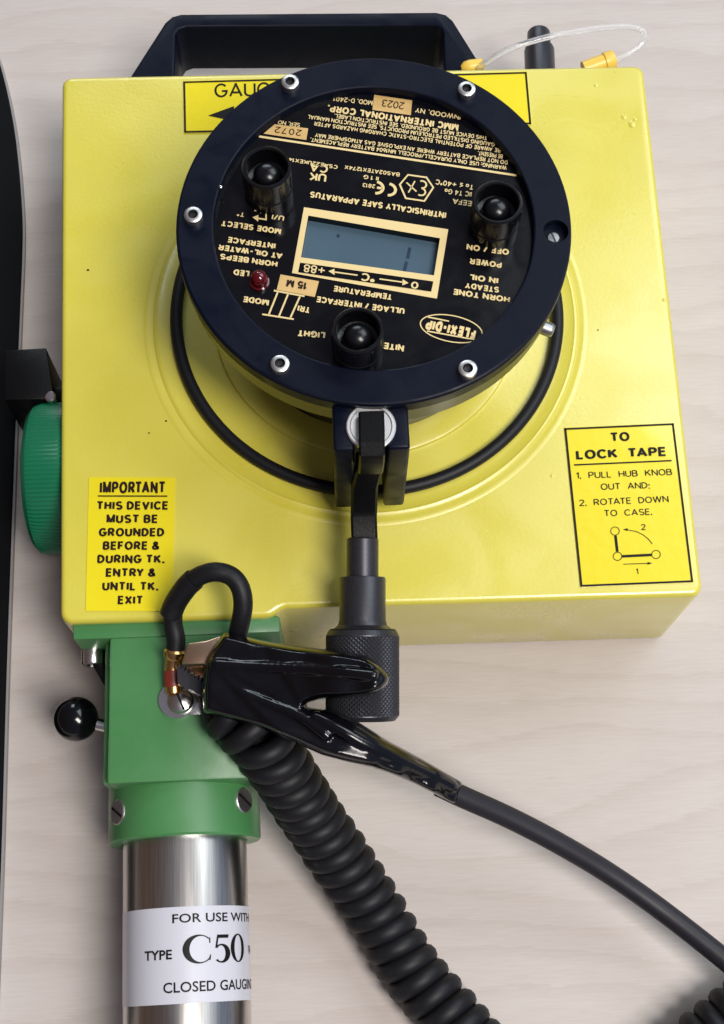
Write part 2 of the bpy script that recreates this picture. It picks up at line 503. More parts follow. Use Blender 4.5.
# case with its raised front corner
XL, XLB = -.1227, -.1170
poly = [(-.1172, -.1150), (-.0415, -.1156), (-.0374, -.1124), (.1160, -.1138), (.1187, .1156), (-.1230, .1183)]
bm = bmesh.new()
b = bmesh.new()
vs = [b.verts.new((x, y, .0006)) for x, y in poly]; f0 = b.faces.new(vs)
r = bmesh.ops.extrude_face_region(b, geom=[f0])
bmesh.ops.translate(b, verts=[v for v in r['geom'] if isinstance(v, bmesh.types.BMVert)], vec=(0, 0, ZT - .0006))
bmesh.ops.recalc_face_normals(b, faces=b.faces)
cor = [e for e in b.edges if abs(e.verts[0].co.z - e.verts[1].co.z) > 1e-6]
big = [e for e in cor if not (-.05 < e.verts[0].co.x < -.03)]
bmesh.ops.bevel(b, geom=big, offset=.0042, segments=5, affect='EDGES', profile=.5)
cor = [e for e in b.edges if abs(e.verts[0].co.z - e.verts[1].co.z) > 1e-6 and -.05 < e.verts[0].co.x < -.034]
bmesh.ops.bevel(b, geom=cor, offset=.0022, segments=3, affect='EDGES', profile=.5)
rim = [e for e in b.edges if abs(e.verts[0].co.z - e.verts[1].co.z) < 1e-6 and len(e.link_faces) == 2 and e.calc_face_angle(0) > .7]
bmesh.ops.bevel(b, geom=rim, offset=.0022, segments=4, affect='EDGES', profile=.5)
add_bm(bm, b)
RCN = Vector((-.0020, .0036, 0))          # centre of the turned rings on the lid
def annulus(bm, prof, c, segs=128, mi=0): lathe(bm, prof, c, segs=segs, mi=mi, cap=False)
Z = ZT
annulus(bm, [(.0866, Z - .0001), (.0858, Z + .00015), (.0850, Z + .0003), (.0843, Z + .00025), (.0834, Z + .0001), (.0826, Z + .0001), (.0819, Z + .0006), (.0812, Z + .0007), (.0802, Z + .0002), (.0765, Z + .0002),
             (.0600, Z + .0004), (.0590, Z + .0006), (.0585, Z + .0016), (.0575, Z + .0019), (.0500, Z + .0020), (.0480, Z + .0020)], RCN)
for px, py, q in ((624, 117, .0011), (632, 124, .0015), (635, 119, .0008), (596, 85, .0009), (630, 440, .0006), (428, 466, .0005), (552, 476, .0007), (664, 300, .0007)):
    ball(bm, at(px, py, ZT), q, u=10, v=8, scale=(1, 1.3, .32))
for px, py, q in ((88, 270, .0006), (166, 421, .0005), (149, 433, .0004), (127, 545, .0004), (598, 330, .0004)):
    flat(bm, [at(px, py, ZT + .0001) + Vector((q * math.cos(k), q * .7 * math.sin(k), 0)) for k in (0, .9, 1.7, 2.5, 3.4, 4.2, 5.1)], 1)
case = obj('case', bm, [M['yellow'], M['ink']], G, angle=30)

# black cord lying round the hub
bm = bmesh.new(); C0 = Vector((-.0015, .0041, 0))
R0 = .0738
pts = [(C0.x + R0 * math.cos(2 * PI * k / 160), C0.y + R0 * math.sin(2 * PI * k / 160), ZT + .0020) for k in range(160)]
lathe_r = []
for k in range(160):
    a = 2 * PI * k / 160; d = Vector((math.cos(a), math.sin(a), 0))
    lathe_r.append([bm.verts.new(C0 + d * (R0 + .0024 * math.cos(2 * PI * j / 14)) + Vector((0, 0, ZT + .0024 + .0024 * math.sin(2 * PI * j / 14)))) for j in range(14)])
for k in range(160):
    for j in range(14): bm.faces.new((lathe_r[k][j], lathe_r[k][(j + 1) % 14], lathe_r[(k + 1) % 160][(j + 1) % 14], lathe_r[(k + 1) % 160][j]))
obj('sealing_ring', bm, M['rubber'], G)


# stickers on the lid
def sticker(quad, label, rnd=0):
    bm = bmesh.new(); z = ZT + .00035
    q = [at(*p, z) for p in quad]
    flat(bm, q, 0)
    lo = [Vector((p.x, p.y, ZT - .0002)) for p in q]
    for i in range(4): bm.faces.new([bm.verts.new(v) for v in (q[i], q[(i + 1) % 4], lo[(i + 1) % 4], lo[i])])
    return bm, ZT + .00050


def border(bm, quad, z, inset, w, mi=1):
    c = (sum(p[0] for p in quad) / 4, sum(p[1] for p in quad) / 4); pts = []
    for p in quad:
        d = Vector((p[0] - c[0], p[1] - c[1])); sx = 1 - inset / abs(d.x); sy = 1 - inset / abs(d.y)
        pts.append((c[0] + d.x * sx, c[1] + d.y * sy))
    P = [at(*p, z) for p in pts]
    for i in range(4):
        a, b = P[i], P[(i + 1) % 4]; d = (b - a).normalized() * w / 2
        n = Vector((-d.y, d.x, 0))
        flat(bm, (a - d + n, a - d - n, b + d - n, b + d + n), mi)


quad = [(564.3, 427.8), (674.1, 422.9), (693.4, 582.4), (580.3, 587)]
bm, z = sticker(quad, '')
K = lambda x, y: (555 + x / 4.827, 415 + y / 4.827)
border(bm, quad, z, 1.2, .00075)
lettering(bm, 'TO', K(268, 130), K(362, 125), 9.2, z, bold=.024, fat=.06)
lettering(bm, 'LOCK  TAPE', K(103, 215), K(540, 198), 9.3, z, bold=.024, fat=.06)
stroke(bm, [at(*K(92, 241), z), at(*K(563, 220), z)], .0006)
lettering(bm, '1.  PULL  HUB  KNOB', K(103, 308), K(567, 290), 6.5, z, bold=.004)
lettering(bm, 'OUT  AND;', K(222, 362), K(460, 354), 6.5, z, bold=.004)
lettering(bm, '2.  ROTATE  DOWN', K(118, 440), K(550, 420), 6.5, z, bold=.004)
lettering(bm, 'TO  CASE.', K(238, 490), K(470, 482), 6.5, z, bold=.004)
for c in ((290, 560), (302, 682), (488, 673)):
    stroke(bm, [at(*p, z) for p in arc_px(K(*c), 4.3, 4.1, 0, 345, 23)], .00028, closed=True)
stroke(bm, [at(*K(292, 582), z), at(*K(301, 660), z)], .0010)
stroke(bm, [at(*K(325, 682), z), at(*K(466, 675), z)], .0010)
stroke(bm, [at(*K(*p), z) for p in ((470, 622), (450, 598), (425, 578), (395, 563), (350, 554))], .0003)
flat(bm, [at(*K(*p), z) for p in ((328, 552), (352, 546), (350, 560))], 1)
stroke(bm, [at(*K(330, 720), z), at(*K(450, 716), z)], .0003)
flat(bm, [at(*K(*p), z) for p in ((470, 715), (447, 709), (447, 723))], 1)
lettering(bm, '2', K(417, 556), K(440, 554), 6, z, bold=.004)
lettering(bm, '1', K(394, 770), K(404, 769), 6, z, bold=.004)
tag(obj('instruction_sticker', bm, [M['sticker'], M['ink']], case, smooth=False), 'bordered yellow sticker about locking the tape')

quad = [(89, 477), (175, 477.5), (172.5, 611), (85.5, 610.8)]
bm, z = sticker(quad, '')
K = lambda x, y: (80 + x / 6.58, 470 + y / 6.58)
lettering(bm, 'IMPORTANT', K(128, 155), K(562, 153), 11.8, z, bold=.02, fat=.14)
stroke(bm, [at(*K(117, 171), z), at(*K(575, 172), z)], .00055)
for s, x0, x1, y in (('THIS DEVICE', 107, 582, 262), ('MUST BE', 173, 513, 350), ('GROUNDED', 122, 555, 438), ('BEFORE &', 148, 525, 526), ('DURING TK.', 112, 558, 614), ('ENTRY &', 168, 500, 703), ('UNTIL TK.', 145, 517, 793), ('EXIT', 247, 415, 884)):
    lettering(bm, s, K(x0, y), K(x1, y), 8.6, z, bold=.026, fat=.10)
tag(obj('warning_sticker', bm, [M['sticker'], M['brown_ink']], case, smooth=False), 'plain yellow sticker headed IMPORTANT')

quad = [(183, 81), (527, 71.5), (531.5, 124.5), (184, 133)]
bm, z = sticker(quad, '')
border(bm, quad, z, 1.2, .0008)
lettering(bm, 'GAUGING', (214.5, 97.5), (302, 95), 14, z, bold=0)
flat(bm, [at(*p, z) for p in ((208, 115.5), (234, 106), (234, 111), (420, 106), (420, 114), (234, 116), (233, 121))][:3] + [at(233, 121, z)], 1)
stroke(bm, [at(230, 114, z), at(420, 110, z)], .0022)
tag(obj('gauging_sticker', bm, [M['sticker'], M['ink']], case, smooth=False), 'bordered yellow sticker with a black arrow, partly under the hub')

# ------------------------------------------------------------------ hub
bm = bmesh.new()
RO, RI = .0676, .0547
lathe(bm, [(.048, ZT + .0005), (.050, ZT + .012), (.050, ZB - .020), (.060, ZB - .0185), (RO - .0035, ZB - .0185), (RO - .0012, ZB - .0172), (RO - .0010, ZB - .006), (RO - .003, ZB - .005), (RO - .005, ZB - .005), (.0557, ZB - .0052), (.0555, ZB - .009), (.05, ZB - .009)], HC, segs=128)
hub = obj('hub', bm, M['black'], G)

# ring with one open counterbore
bm = bmesh.new()
hole_c = at(556, 231, ZB); hole_c.z = ZB
def circ(c, r, z, n): return [Vector((c.x + r * math.cos(2 * PI * k / n), c.y + r * math.sin(2 * PI * k / n), z)) for k in range(n)]
loops = []
for c, r, n in ((HC, RO - .0010, 128), (HC, RI + .0007, 128), (hole_c, .0043, 28)):
    vs = [bm.verts.new(p) for p in circ(c, r, ZB, n)]; loops.append([bm.edges.new((vs[i], vs[(i + 1) % n])) for i in range(n)])
bmesh.ops.triangle_fill(bm, use_beauty=True, use_dissolve=False, edges=sum(loops, []))
lathe(bm, [(RO - .0010, ZB), (RO - .0004, ZB - .0003), (RO, ZB - .0011), (RO, ZB - .0062), (RO - .0004, ZB - .0068), (RO - .004, ZB - .0068)], HC, segs=128, cap=False)
lathe(bm, [(RI + .0007, ZB), (RI + .0002, ZB - .0002), (RI, ZB - .0008), (RI, ZP - .0012)], HC, segs=128, cap=False)
lathe(bm, [(.0043, ZB), (.0043, ZB - .0034), (.0001, ZB - .0034)], (hole_c.x, hole_c.y, 0), segs=28, cap=False)
M['screw'] = mat('screw_steel', (.62, .61, .60), .38, metal=1)
bezel = obj('bezel', bm, M['bezel'], hub, angle=25)


def cap_screw(px, py, r=.0031, h=.0028):
    bm = bmesh.new(); p = at(px, py, ZB + h); o = (p.x, p.y, ZB - .0005)
    lathe(bm, [(r, 0), (r, h + .0002), (r - .0003, h + .0004), (.0023, h + .00055), (.0017, h + .0006), (.0016, h + .0003)], o, segs=30, cap=False)
    lathe(bm, [(.0016, h + .0005), (.0015, h - .0010), (.0001, h - .0011)], o, segs=6, cap=False, mi=1)
    return obj('cap_screw', bm, [M['screw'], M['gun']], hub, angle=25)


for p in ((290, 81), (467, 88), (468, 368), (280, 363), (193, 214)): cap_screw(*p)
bm = bmesh.new(); o = Vector((hole_c.x - .0006, hole_c.y - .0012, ZB - .0034))
lathe(bm, [(.0024, 0), (.0024, .0006), (.0019, .0011), (.0002, .0012)], o, segs=24, cap=False)
box(bm, o + Vector((0, 0, .0012)), (.0005, .0036, .0003), rot=Matrix.Rotation(.3, 3, 'Z'), mi=1)
M['dull'] = mat('dull_steel', (.30, .30, .31), .4, metal=1)
tag(obj('slotted_screw', bm, [M['dull'], M['gun']], hub), 'small screw sunk in an open counterbore')
# bolt head on the flank of the hub
bm = bmesh.new(); p = at(547, 329, ZB - .030)
lathe(bm, [(.0026, -.004), (.0026, .0015), (.0020, .0024), (.0002, .0026)], p, axis=(p.x - HC.x, p.y - HC.y, 0), segs=20)
obj('flank_bolt', bm, M['dull'], hub)

# face plate with the display window left open
LCDQ = [(308.3, 215.5), (440.0, 238.2), (434.0, 275.4), (301, 257.3)]
bm = bmesh.new()
lw = [at(*p, ZP) for p in LCDQ]; c4 = sum(lw, Vector()) / 4
cv = circ(HC, RI + .0004, ZP, 128)
an = lambda p: math.atan2(p.y - c4.y, p.x - c4.x)
def corner_of(p):
    return max(range(4), key=lambda i: math.cos(an(lw[i]) - an(p)))
for k in range(128):
    p, q = cv[k], cv[(k + 1) % 128]; i, j = corner_of(p), corner_of(q)
    flat(bm, (p, q, lw[i]), 0)
    if i != j: flat(bm, (q, lw[j], lw[i]), 0)
for i in range(4):
    a, b_ = lw[i], lw[(i + 1) % 4]; dn = Vector((0, 0, -.0036))
    bm.faces.new([bm.verts.new(q) for q in (a, b_, b_ + dn, a + dn)])
z = ZP + .00012
# gold frame round the window
fo = [(304, 207.2), (448.3, 229.3), (436.9, 298.6), (292, 273)]
FOo = [at(*p, z) for p in fo]; FI = [at(*p, z) for p in LCDQ]
for i in range(4): flat(bm, (FOo[i], FOo[(i + 1) % 4], FI[(i + 1) % 4], FI[i]), 1)
flat(bm, [at(*p, z + .00012) for p in ((300.2, 262.6), (433.4, 281.4), (431.2, 291.6), (298.2, 272.2))], 0)
zi = z + .00024
# gold lettering (read upside down from here)
T = lambda s, p0, p1, h, b=.022, zz=z: lettering(bm, s, p0, p1, h, zz, 1, b, fat=.05 if b >= .03 else 0)
T('SER. NO.', (300.5, 123.2), (277, 120), 4, .01)
T('WARNING: USE ONLY DURACELL/PROCELL MN1604 BATTERY REPLACEMENT.', (507, 166.0), (310.4, 137.4), 4.2)
T('DO NOT REPLACE BATTERY WHERE AN EXPLOSIVE GAS ATMOSPHERE MAY', (508, 160.6), (315.4, 132.9), 4.2)
T('BE PRESENT.', (503, 154.6), (478, 150.8), 4.2)
T('BE AWARE OF POTENTIAL ELECTRO-STATIC CHARGING HAZARDS AFTER', (501, 148.6), (314.6, 121.3), 4.2)
T('GAUGING DISTILLED PETROLEUM PRODUCTS. SEE INSTRUCTION MANUAL', (495, 142.6), (308, 114.6), 4.2)
T('THIS DEVICE MUST BE GROUNDED. SEE INSTRUCTION LABEL.', (487.5, 136.2), (334.5, 113.6), 4.2)
T('MMC INTERNATIONAL CORP.', (459, 124.2), (328, 104.8), 6.8, .03)
T('INWOOD, NY', (461, 114.9), (415.6, 107.6), 5, .016)
T('MOD. D-2401', (373, 100.6), (334, 96.2), 4.8, .016)
stroke(bm, [at(259, 136.4, z), at(516.5, 175.4, z)], .00085)
T('CSAE22UKEX14', (338, 165.4), (289, 157.4), 3.9)
T('BAS02ATEX1274X', (400, 172.8), (345, 165.0), 4.0)
T('II 1 G', (379, 176.7), (363.8, 174.6), 4.2)
T('2813', (375.4, 184.6), (363, 182.8), 4.0)
T('Ta ≤ +40°C', (474, 184.8), (435.8, 179.2), 5.2, .016)
T('IIC T4 Ga', (472, 191.8), (445, 188.4), 5.2, .016)
T('BASEEFA', (489, 203.6), (453, 198.2), 5.4, .016)
T('INTRINSICALLY SAFE APPARATUS', (446.6, 212.4), (310.8, 191.4), 6.2, .03)
T('UK', (327, 174.2), (310, 172.0), 8.4, .02)
T('CA', (328.5, 165.6), (310.5, 163.2), 7.8, .02)
T('MODE SELECT', (281.5, 228.8), (221.8, 220.3), 5.6, .03)
T('U/I', (284.6, 216.0), (272.4, 214.2), 5.2, .02)
T('T°', (245, 212.6), (237.6, 211.4), 4.6, .016)
T('HORN BEEPS', (278, 261.6), (220.8, 253.6), 5.6, .03)
T('AT OIL-WATER', (283, 253.4), (219, 244.4), 5.6, .03)
T('INTERFACE', (276, 243.4), (228, 236.8), 5.6, .03)
T('LED', (249.8, 271.2), (234, 269.2), 5.8, .03)
T('MODE', (269.4, 299.8), (243.5, 296.2), 5.8, .03)
T('TRI', (310.8, 307.2), (298.4, 305.0), 6.2, .03)
T('TEMPERATURE', (392.6, 294.4), (334, 285.6), 5.8, .03)
T('ULLAGE / INTERFACE', (405, 308.6), (316.8, 296.2), 6.0, .03)
T('NITE', (404.4, 345.2), (384, 342.4), 6.4, .03)
T('LIGHT', (325.5, 332.4), (298, 329.6), 6.4, .03)
T('OFF / ON', (509.3, 249.4), (467, 244.0), 5.8, .03)
T('POWER', (502, 262.4), (470, 258.2), 5.8, .03)
T('HORN TONE', (510.3, 297.0), (453.4, 288.8), 5.8, .03)
T('STEADY', (499.6, 287.2), (465.4, 282.6), 5.8, .03)
T('IN OIL', (498.6, 278.0), (469.6, 274.2), 5.8, .03)
T('0', (419, 282.3), (411.6, 281.2), 7.0, .02, zi)
T('°C', (375.6, 274.6), (361.4, 272.6), 8.0, .02, zi)
T('+88', (326, 267.0), (304.4, 264.0), 8.0, .008, zi)
for (a, b_), s in ((((379.5, 278.9), (403, 282.2)), 1), (((357.6, 275.2), (334, 271.9)), -1)):
    stroke(bm, [at(*a, zi), at(*b_, zi)], .0005)
    flat(bm, [at(b_[0] + s * 5.5, b_[1] + s * .8, zi), at(b_[0] - .4 * s, b_[1] - 3.2, zi), at(b_[0] - .6 * s, b_[1] + 3.1, zi)], 1)
K = lambda x, y: at(215 + x / 6.03, 220 + y / 6.03, z)
for a, b_ in (((355, 425), (540, 460)), ((285, 568), (475, 598)), ((378, 436), (325, 568)), ((440, 448), (386, 580)), ((512, 462), (455, 588))):
    stroke(bm, [K(*a), K(*b_)], .0006)
K = lambda x, y: at(210 + x / 6.03, 130 + y / 6.03, z)
stroke(bm, [K(338, 492), K(338, 545)], .0005)
stroke(bm, [K(338, 540), K(285, 532)], .0006); flat(bm, [K(256, 526), K(292, 512), K(290, 552)], 1)
stroke(bm, [K(268, 484), K(318, 490)], .0006); flat(bm, [K(336, 492), K(306, 475), K(304, 502)], 1)
# certification marks
Q = lambda p, zz=z: at(*p, zz)
hexa = [(399.8, 184.5), (408, 174.8), (426.5, 177.4), (433.3, 187.5), (424.4, 201.0), (405.8, 198.2)]
stroke(bm, [Q(p) for p in hexa], .0006, closed=True)
stroke(bm, [Q((406.5, 182.5)), Q((416.5, 191.5))], .0005); stroke(bm, [Q((415, 181.0)), Q((408.5, 192.5))], .0005)
stroke(bm, [Q(p) for p in arc_px((422, 184.5), 4.4, 3.6, -120, 90, 9, 9)], .0006)
stroke(bm, [Q(p) for p in arc_px((421, 191.8), 4.4, 3.6, -90, 120, 9, 9)], .0006)
stroke(bm, [Q(p) for p in arc_px((388, 189.4), 7.6, 5.8, -85, 85, 10, 9)], .0010)
stroke(bm, [Q(p) for p in arc_px((375.6, 187.4), 7.6, 5.8, -85, 85, 10, 9)], .0010)
stroke(bm, [Q((382.4, 188.4)), Q((377, 187.6))], .0009)
# oval maker's mark
stroke(bm, [Q(p) for p in arc_px((451.3, 328.6), 31.4, 13.0, 0, 354, 59, 11)], .0004, closed=True)
T('FLEXI-DIP', (476.6, 329.6), (427.4, 318.6), 11.0, .05)
stroke(bm, [Q((449, 321.2)), Q((428, 317.0))], .0005); stroke(bm, [Q((474, 339.5)), Q((427, 331.0))], .0005)
# tan tags
flat(bm, [Q(p) for p in ((274.8, 124.2), (308.2, 128.4), (306.3, 140), (263.5, 133.6))], 2)
flat(bm, [Q(p) for p in ((374.2, 94.8), (412.2, 100.4), (410.8, 115.2), (372.4, 109.8))], 2)
flat(bm, [Q(p) for p in ((280.5, 274.4), (319, 281.2), (314.8, 297), (276.7, 289.7))], 2)
zt = z + .00012
lettering(bm, '2072', (302, 130.0), (275.6, 126.4), 6.2, zt, 3, 0, .2)
lettering(bm, '2023', (404.8, 102.6), (382.8, 99.2), 7.2, zt, 3, .0)
lettering(bm, '15 M', (308.2, 282.4), (287.6, 279.0), 7.4, zt, 3, .025, fat=.05)
face = obj('face_plate', bm, [M['plate'], M['gold'], M['tan'], M['brown_ink']], hub, smooth=False)

bm = bmesh.new(); zl = ZP - .0034
flat(bm, [Vector((p.x, p.y, zl)) for p in lw], 0)
c4 = sum(lw, Vector()) / 4
lo = [Vector((p.x, p.y, zl - .002)) for p in lw]; up_ = [Vector((p.x, p.y, zl)) for p in lw]
for i in range(4): bm.faces.new([bm.verts.new(q) for q in (up_[i], up_[(i + 1) % 4], lo[(i + 1) % 4], lo[i])])
for a, b_ in (((410.0, 247.5), (407.6, 258.5)), ((406.6, 261.5), (404.2, 271.5))): stroke(bm, [at(*a, zl + .0001), at(*b_, zl + .0001)], .0011)
stroke(bm, [at(338.4, 234.2, zl + .0001), at(338.1, 237.4, zl + .0001)], .0009)
obj('display', bm, [M['lcd'], M['lcd_ink']], hub, smooth=False)


def push_button(px, py):
    zt_ = ZP + .0165; p = at(px, py, zt_); o = (p.x, p.y, ZP)
    bm = bmesh.new(); h = .0165
    lathe(bm, [(.0084, 0), (.0084, .0048), (.0081, .0052), (.0081, .0058), (.0084, .0062), (.0084, h - .0006), (.0079, h), (.0074, h), (.0070, h - .0005), (.0068, .0088), (.0052, .0084), (.0049, .0086), (.0047, .0118)], o, segs=40, cap=False)
    for k in range(9):
        a = 2 * PI * k / 9 + .4; d = Vector((math.cos(a), math.sin(a), 0))
        box(bm, Vector(o) + d * .00835 + Vector((0, 0, .0106)), (.0005, .0009, .0068), rot=Matrix.Rotation(a, 3, 'Z'))
    for k in range(1, 9):
        pass
    lathe(bm, [(.0047, .0110)] + [(.0045 * math.cos(t), .0118 + .0030 * math.sin(t)) for t in [i * PI / 2 / 7 for i in range(8)]], o, segs=32, cap=False)
    return obj('push_button', bm, M['black'], hub)


for p in ((266.3, 166.5), (497.7, 201.5), (357.7, 329.5)): push_button(*p)
bm = bmesh.new(); p = at(259, 278, ZP + .003)
lathe(bm, [(.0034, 0), (.0034, .0008), (.0029, .0010), (.0028, .0030)] + [(.0028 * math.cos(t), .0030 + .0026 * math.sin(t)) for t in [i * PI / 2 / 7 for i in range(1, 8)]], (p.x, p.y, ZP), segs=28, cap=False)
obj('indicator_light', bm, M['led'], hub)
bm = bmesh.new(); ball(bm, at(220.6, 187, ZB + .0002), .0007, scale=(1, 1, .6)); obj('ring_pin', bm, M['bright'], hub)

# ------------------------------------------------------------------ crank
bm = bmesh.new()
x0, x1, yb, yf = -.0167, .0083, -.0560, -.0782
sx0, sx1 = -.0098, .0008
prism(bm, [(x0, yb), (x0, yf), (sx0, yf), (sx0, yf + .014), (sx1, yf + .014), (sx1, yf), (x1, yf), (x1, yb)], ZT + .009, ZT + .066, .0011, 3)
block = obj('crank_block', bm, M['bezel'], G, angle=50)
wc = at(371, 427, ZT + .0662)
bm = bmesh.new()
lathe(bm, [(.0082, -.0006), (.0082, .0004), (.0078, .0007), (.0070, .0007), (.0066, .0003), (.0002, .0001)], (wc.x, wc.y, ZT + .0664), segs=40, cap=False)
tag(obj('washer', bm, mat('pale_steel', (.82, .81, .80), .42, metal=.9), block), 'pale steel disc set in the top of the crank block')
ax = at(371, 430, ZT + .068).x


def flat_bar(bm, pts, hw, ht):
    """flat link of half width hw (along x) and half thickness ht through pts"""
    pts = [Vector(p) for p in pts]; rings = []
    for i, p in enumerate(pts):
        t = (pts[min(i + 1, len(pts) - 1)] - pts[max(i - 1, 0)]).normalized(); n = Vector((1, 0, 0)).cross(t).normalized(); c = ht * .35
        rings.append([bm.verts.new(p + Vector((a, 0, 0)) + n * b_) for a, b_ in ((-hw, -ht + c), (-hw + c, -ht), (hw - c, -ht), (hw, -ht + c), (hw, ht - c), (hw - c, ht), (-hw + c, ht), (-hw, ht - c))])
    for i in range(len(rings) - 1):
        for k in range(8): bm.faces.new((rings[i][k], rings[i][(k + 1) % 8], rings[i + 1][(k + 1) % 8], rings[i + 1][k]))
    bm.faces.new(rings[0]); bm.faces.new(rings[-1])


bm = bmesh.new()
flat_bar(bm, [(ax + .0003, wc.y + .0038, ZT + .0684), (ax + .0002, wc.y - .003, ZT + .0690), (ax, yf + .0010, ZT + .0692), (ax, yf - .0018, ZT + .0676), (ax - .0001, yf - .0026, ZT + .0640), (ax - .0002, yf - .0012, ZT + .0510)], .0042, .0018)
k0 = at(364.5, 540, .0880)
flat_bar(bm, [(ax - .0004, yf + .0040, ZT + .0490), (ax - .0004, yf + .0026, ZT + .0440), (k0.x + .0006, yf - .0006, ZT + .0350), (k0.x + .0002, yf - .0060, .0925), (k0.x, yf - .0090, .0900), (k0.x, k0.y - .004, .0872)], .0046, .0024)
obj('crank_arm', bm, M['matte'], G, angle=30)

ka, kb = at(362.6, 538, .0885), at(362.4, 721, .0735)
kd = (kb - ka); kl = kd.length; kd.normalize()
pp = lambda px: (px - 538) / (721 - 538) * kl
bm = bmesh.new()
lathe(bm, [(.0050, 0), (.0056, .0006), (.0056, pp(577)), (.0078, pp(577.5)), (.0081, pp(579)), (.0081, pp(620)), (.0086, pp(626)), (.0100, pp(629)), (.0118, pp(630))], ka, axis=kd, segs=48)
knob = obj('crank_knob', bm, M['gun'], G)
bm = bmesh.new(); RK, n_s, n_r = .0127, 92, 34
x, y, a = frame(kd)
s0, s1 = pp(637), pp(715); rings = []
for i in range(n_r + 1):
    h = s0 + (s1 - s0) * i / n_r
    rings.append([bm.verts.new(ka + a * h + (x * math.cos(2 * PI * (k) / n_s) + y * math.sin(2 * PI * (k) / n_s)) * (RK + (.00022 if (i + k) % 2 else -.00018))) for k in range(n_s)])
for i in range(n_r):
    for k in range(n_s):
        k2 = (k + 1) % n_s; A_, B_, C_, D_ = rings[i][k], rings[i][k2], rings[i + 1][k2], rings[i + 1][k]
        if (i + k) % 2: bm.faces.new((A_, B_, D_)); bm.faces.new((B_, C_, D_))
        else: bm.faces.new((A_, B_, C_)); bm.faces.new((A_, C_, D_))
lathe(bm, [(.0112, pp(629.6)), (.0118, pp(631)), (RK, pp(636)), (RK, s0 + .0001)], ka, axis=kd, segs=64)
lathe(bm, [(RK, s1 - .0001), (RK, pp(716)), (RK - .0013, pp(720.5)), (.0001, pp(721))], ka, axis=kd, segs=64, cap=False)
obj('knurled_grip', bm, M['gun'], knob, smooth=False)

# ------------------------------------------------------------------ carry handle at the back
bm = bmesh.new(); z0, z1 = .020, .050
hp = lambda px, py: tuple(at(px, py, z1))[:2]
yb = .1165
o_bl, o_br = hp(131, 75), hp(483, 68)
out = [(o_bl[0] - .004, yb), o_bl, hp(165, 22), hp(172, 16), hp(181, 13.6), hp(436, 11.6), hp(446, 14), hp(453, 20), o_br, (o_br[0] + .004, yb)]
inn = [(hp(443, 70)[0], yb), hp(443, 34), hp(441, 28.5), hp(436, 25.5), hp(186, 26.5), hp(179, 29), hp(175.5, 34), (hp(174, 70)[0], yb)]
prism(bm, out + inn, z0, z1, .0012, 3)
obj('carry_handle', bm, M['bezel'], G, angle=50)

# nozzle at the back
bm = bmesh.new(); n0 = at(540, 70, .040); n1 = at(538.5, 32, .040)
d = (n1 - n0).normalized(); nl = (n1 - n0).length
lathe(bm, [(.0066, -.022), (.0066, nl * .50), (.0062, nl * .56), (.0052, nl * .58), (.0050, nl * .965), (.0046, nl), (.0002, nl)], n0, axis=d, segs=32)
obj('nozzle', bm, M['gun'], G)

# ------------------------------------------------------------------ green bracket, collar, tube
bm = bmesh.new()
prism(bm, [(-.1132, -.1146), (-.1128, -.1206), (-.0383, -.1206), (-.0383, -.1146)], .004, .0631, .0007, 2)
prism(bm, [(-.0998, -.1200), (-.0998, -.1727), (-.0505, -.1727), (-.0505, -.1200)], .005, .0628, .0012, 2)
prism(bm, [(-.1024, -.1203), (-.1024, -.1718), (-.0980, -.1718), (-.0980, -.1203)], .006, .0560, .0008, 2)
bracket = obj('mounting_bracket', bm, M['green'], G, angle=40)
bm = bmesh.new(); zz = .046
prism(bm, [tuple(at(*p, zz))[:2] for p in ((80, 643), (108, 643), (108, 688), (103, 684))], .026, zz, .0006, 2)  # added black wedge standing in for the shadow beneath the left bolt
obj('bolt_shadow_wedge', bm, M['matte'], bracket, angle=40)
for px, py, zz in ((93, 652, .046), (264, 637, .046)):
    bm = bmesh.new(); p = at(px, py, zz)
    lathe(bm, [(.0042, 0), (.0042, .0052), (.0038, .0058), (.0024, .0058), (.0022, .004), (.0001, .004)], (p.x, -.1206, zz), axis=(0, -1, 0), segs=24, cap=False)
    obj('bolt', bm, M['bright'], bracket)
TA = Vector((-.0757, -.205, .0330)); TD = Vector((.0010, -.0800, 0)).normalized()
RT = .0224
bm = bmesh.new()
cs = -(.1715 - .205) 
lathe(bm, [(.0225, -.036), (.0268, -.036), (.0276, -.0352), (.0276, -.0150), (.0270, -.0142), (RT + .0002, -.0142)], TA, axis=TD, segs=96, cap=False)
collar = obj('collar', bm, M['green'], G)
tx, ty, ta = frame(TD)
def on_tube(ang, s, r):
    """ang from the top of the tube towards +x, s metres along it from TA"""
    return TA + TD * s + (Vector((TD.y * -1, TD.x, 0)) * math.sin(ang) + Vector((0, 0, 1)) * math.cos(ang)) * r
for ang, s in ((-.92, -.0245), (.98, -.0265)):
    bm = bmesh.new(); c = on_tube(ang, s, .0268); nrm = (on_tube(ang, s, 1) - on_tube(ang, s, 0))
    lathe(bm, [(.0046, 0), (.0046, .0009), (.0042, .0012), (.0001, .0013)], c, axis=nrm, segs=24, cap=False)
    xx, yy, aa = frame(nrm); b2 = Matrix((xx, yy, aa)).transposed()
    box(bm, c + aa * .00128, (.0009, .0080, .0003), rot=b2 @ Matrix.Rotation(-.5, 3, 'Z'), mi=1)
    obj('slotted_screw', bm, [M['screw'], M['ink']], collar)
bm = bmesh.new()
lathe(bm, [(RT - .002, -.030), (RT, -.030), (RT, .16), (RT - .002, .16)], TA, axis=TD, segs=128)
tube = obj('gauge_tube', bm, M['steel'], G)
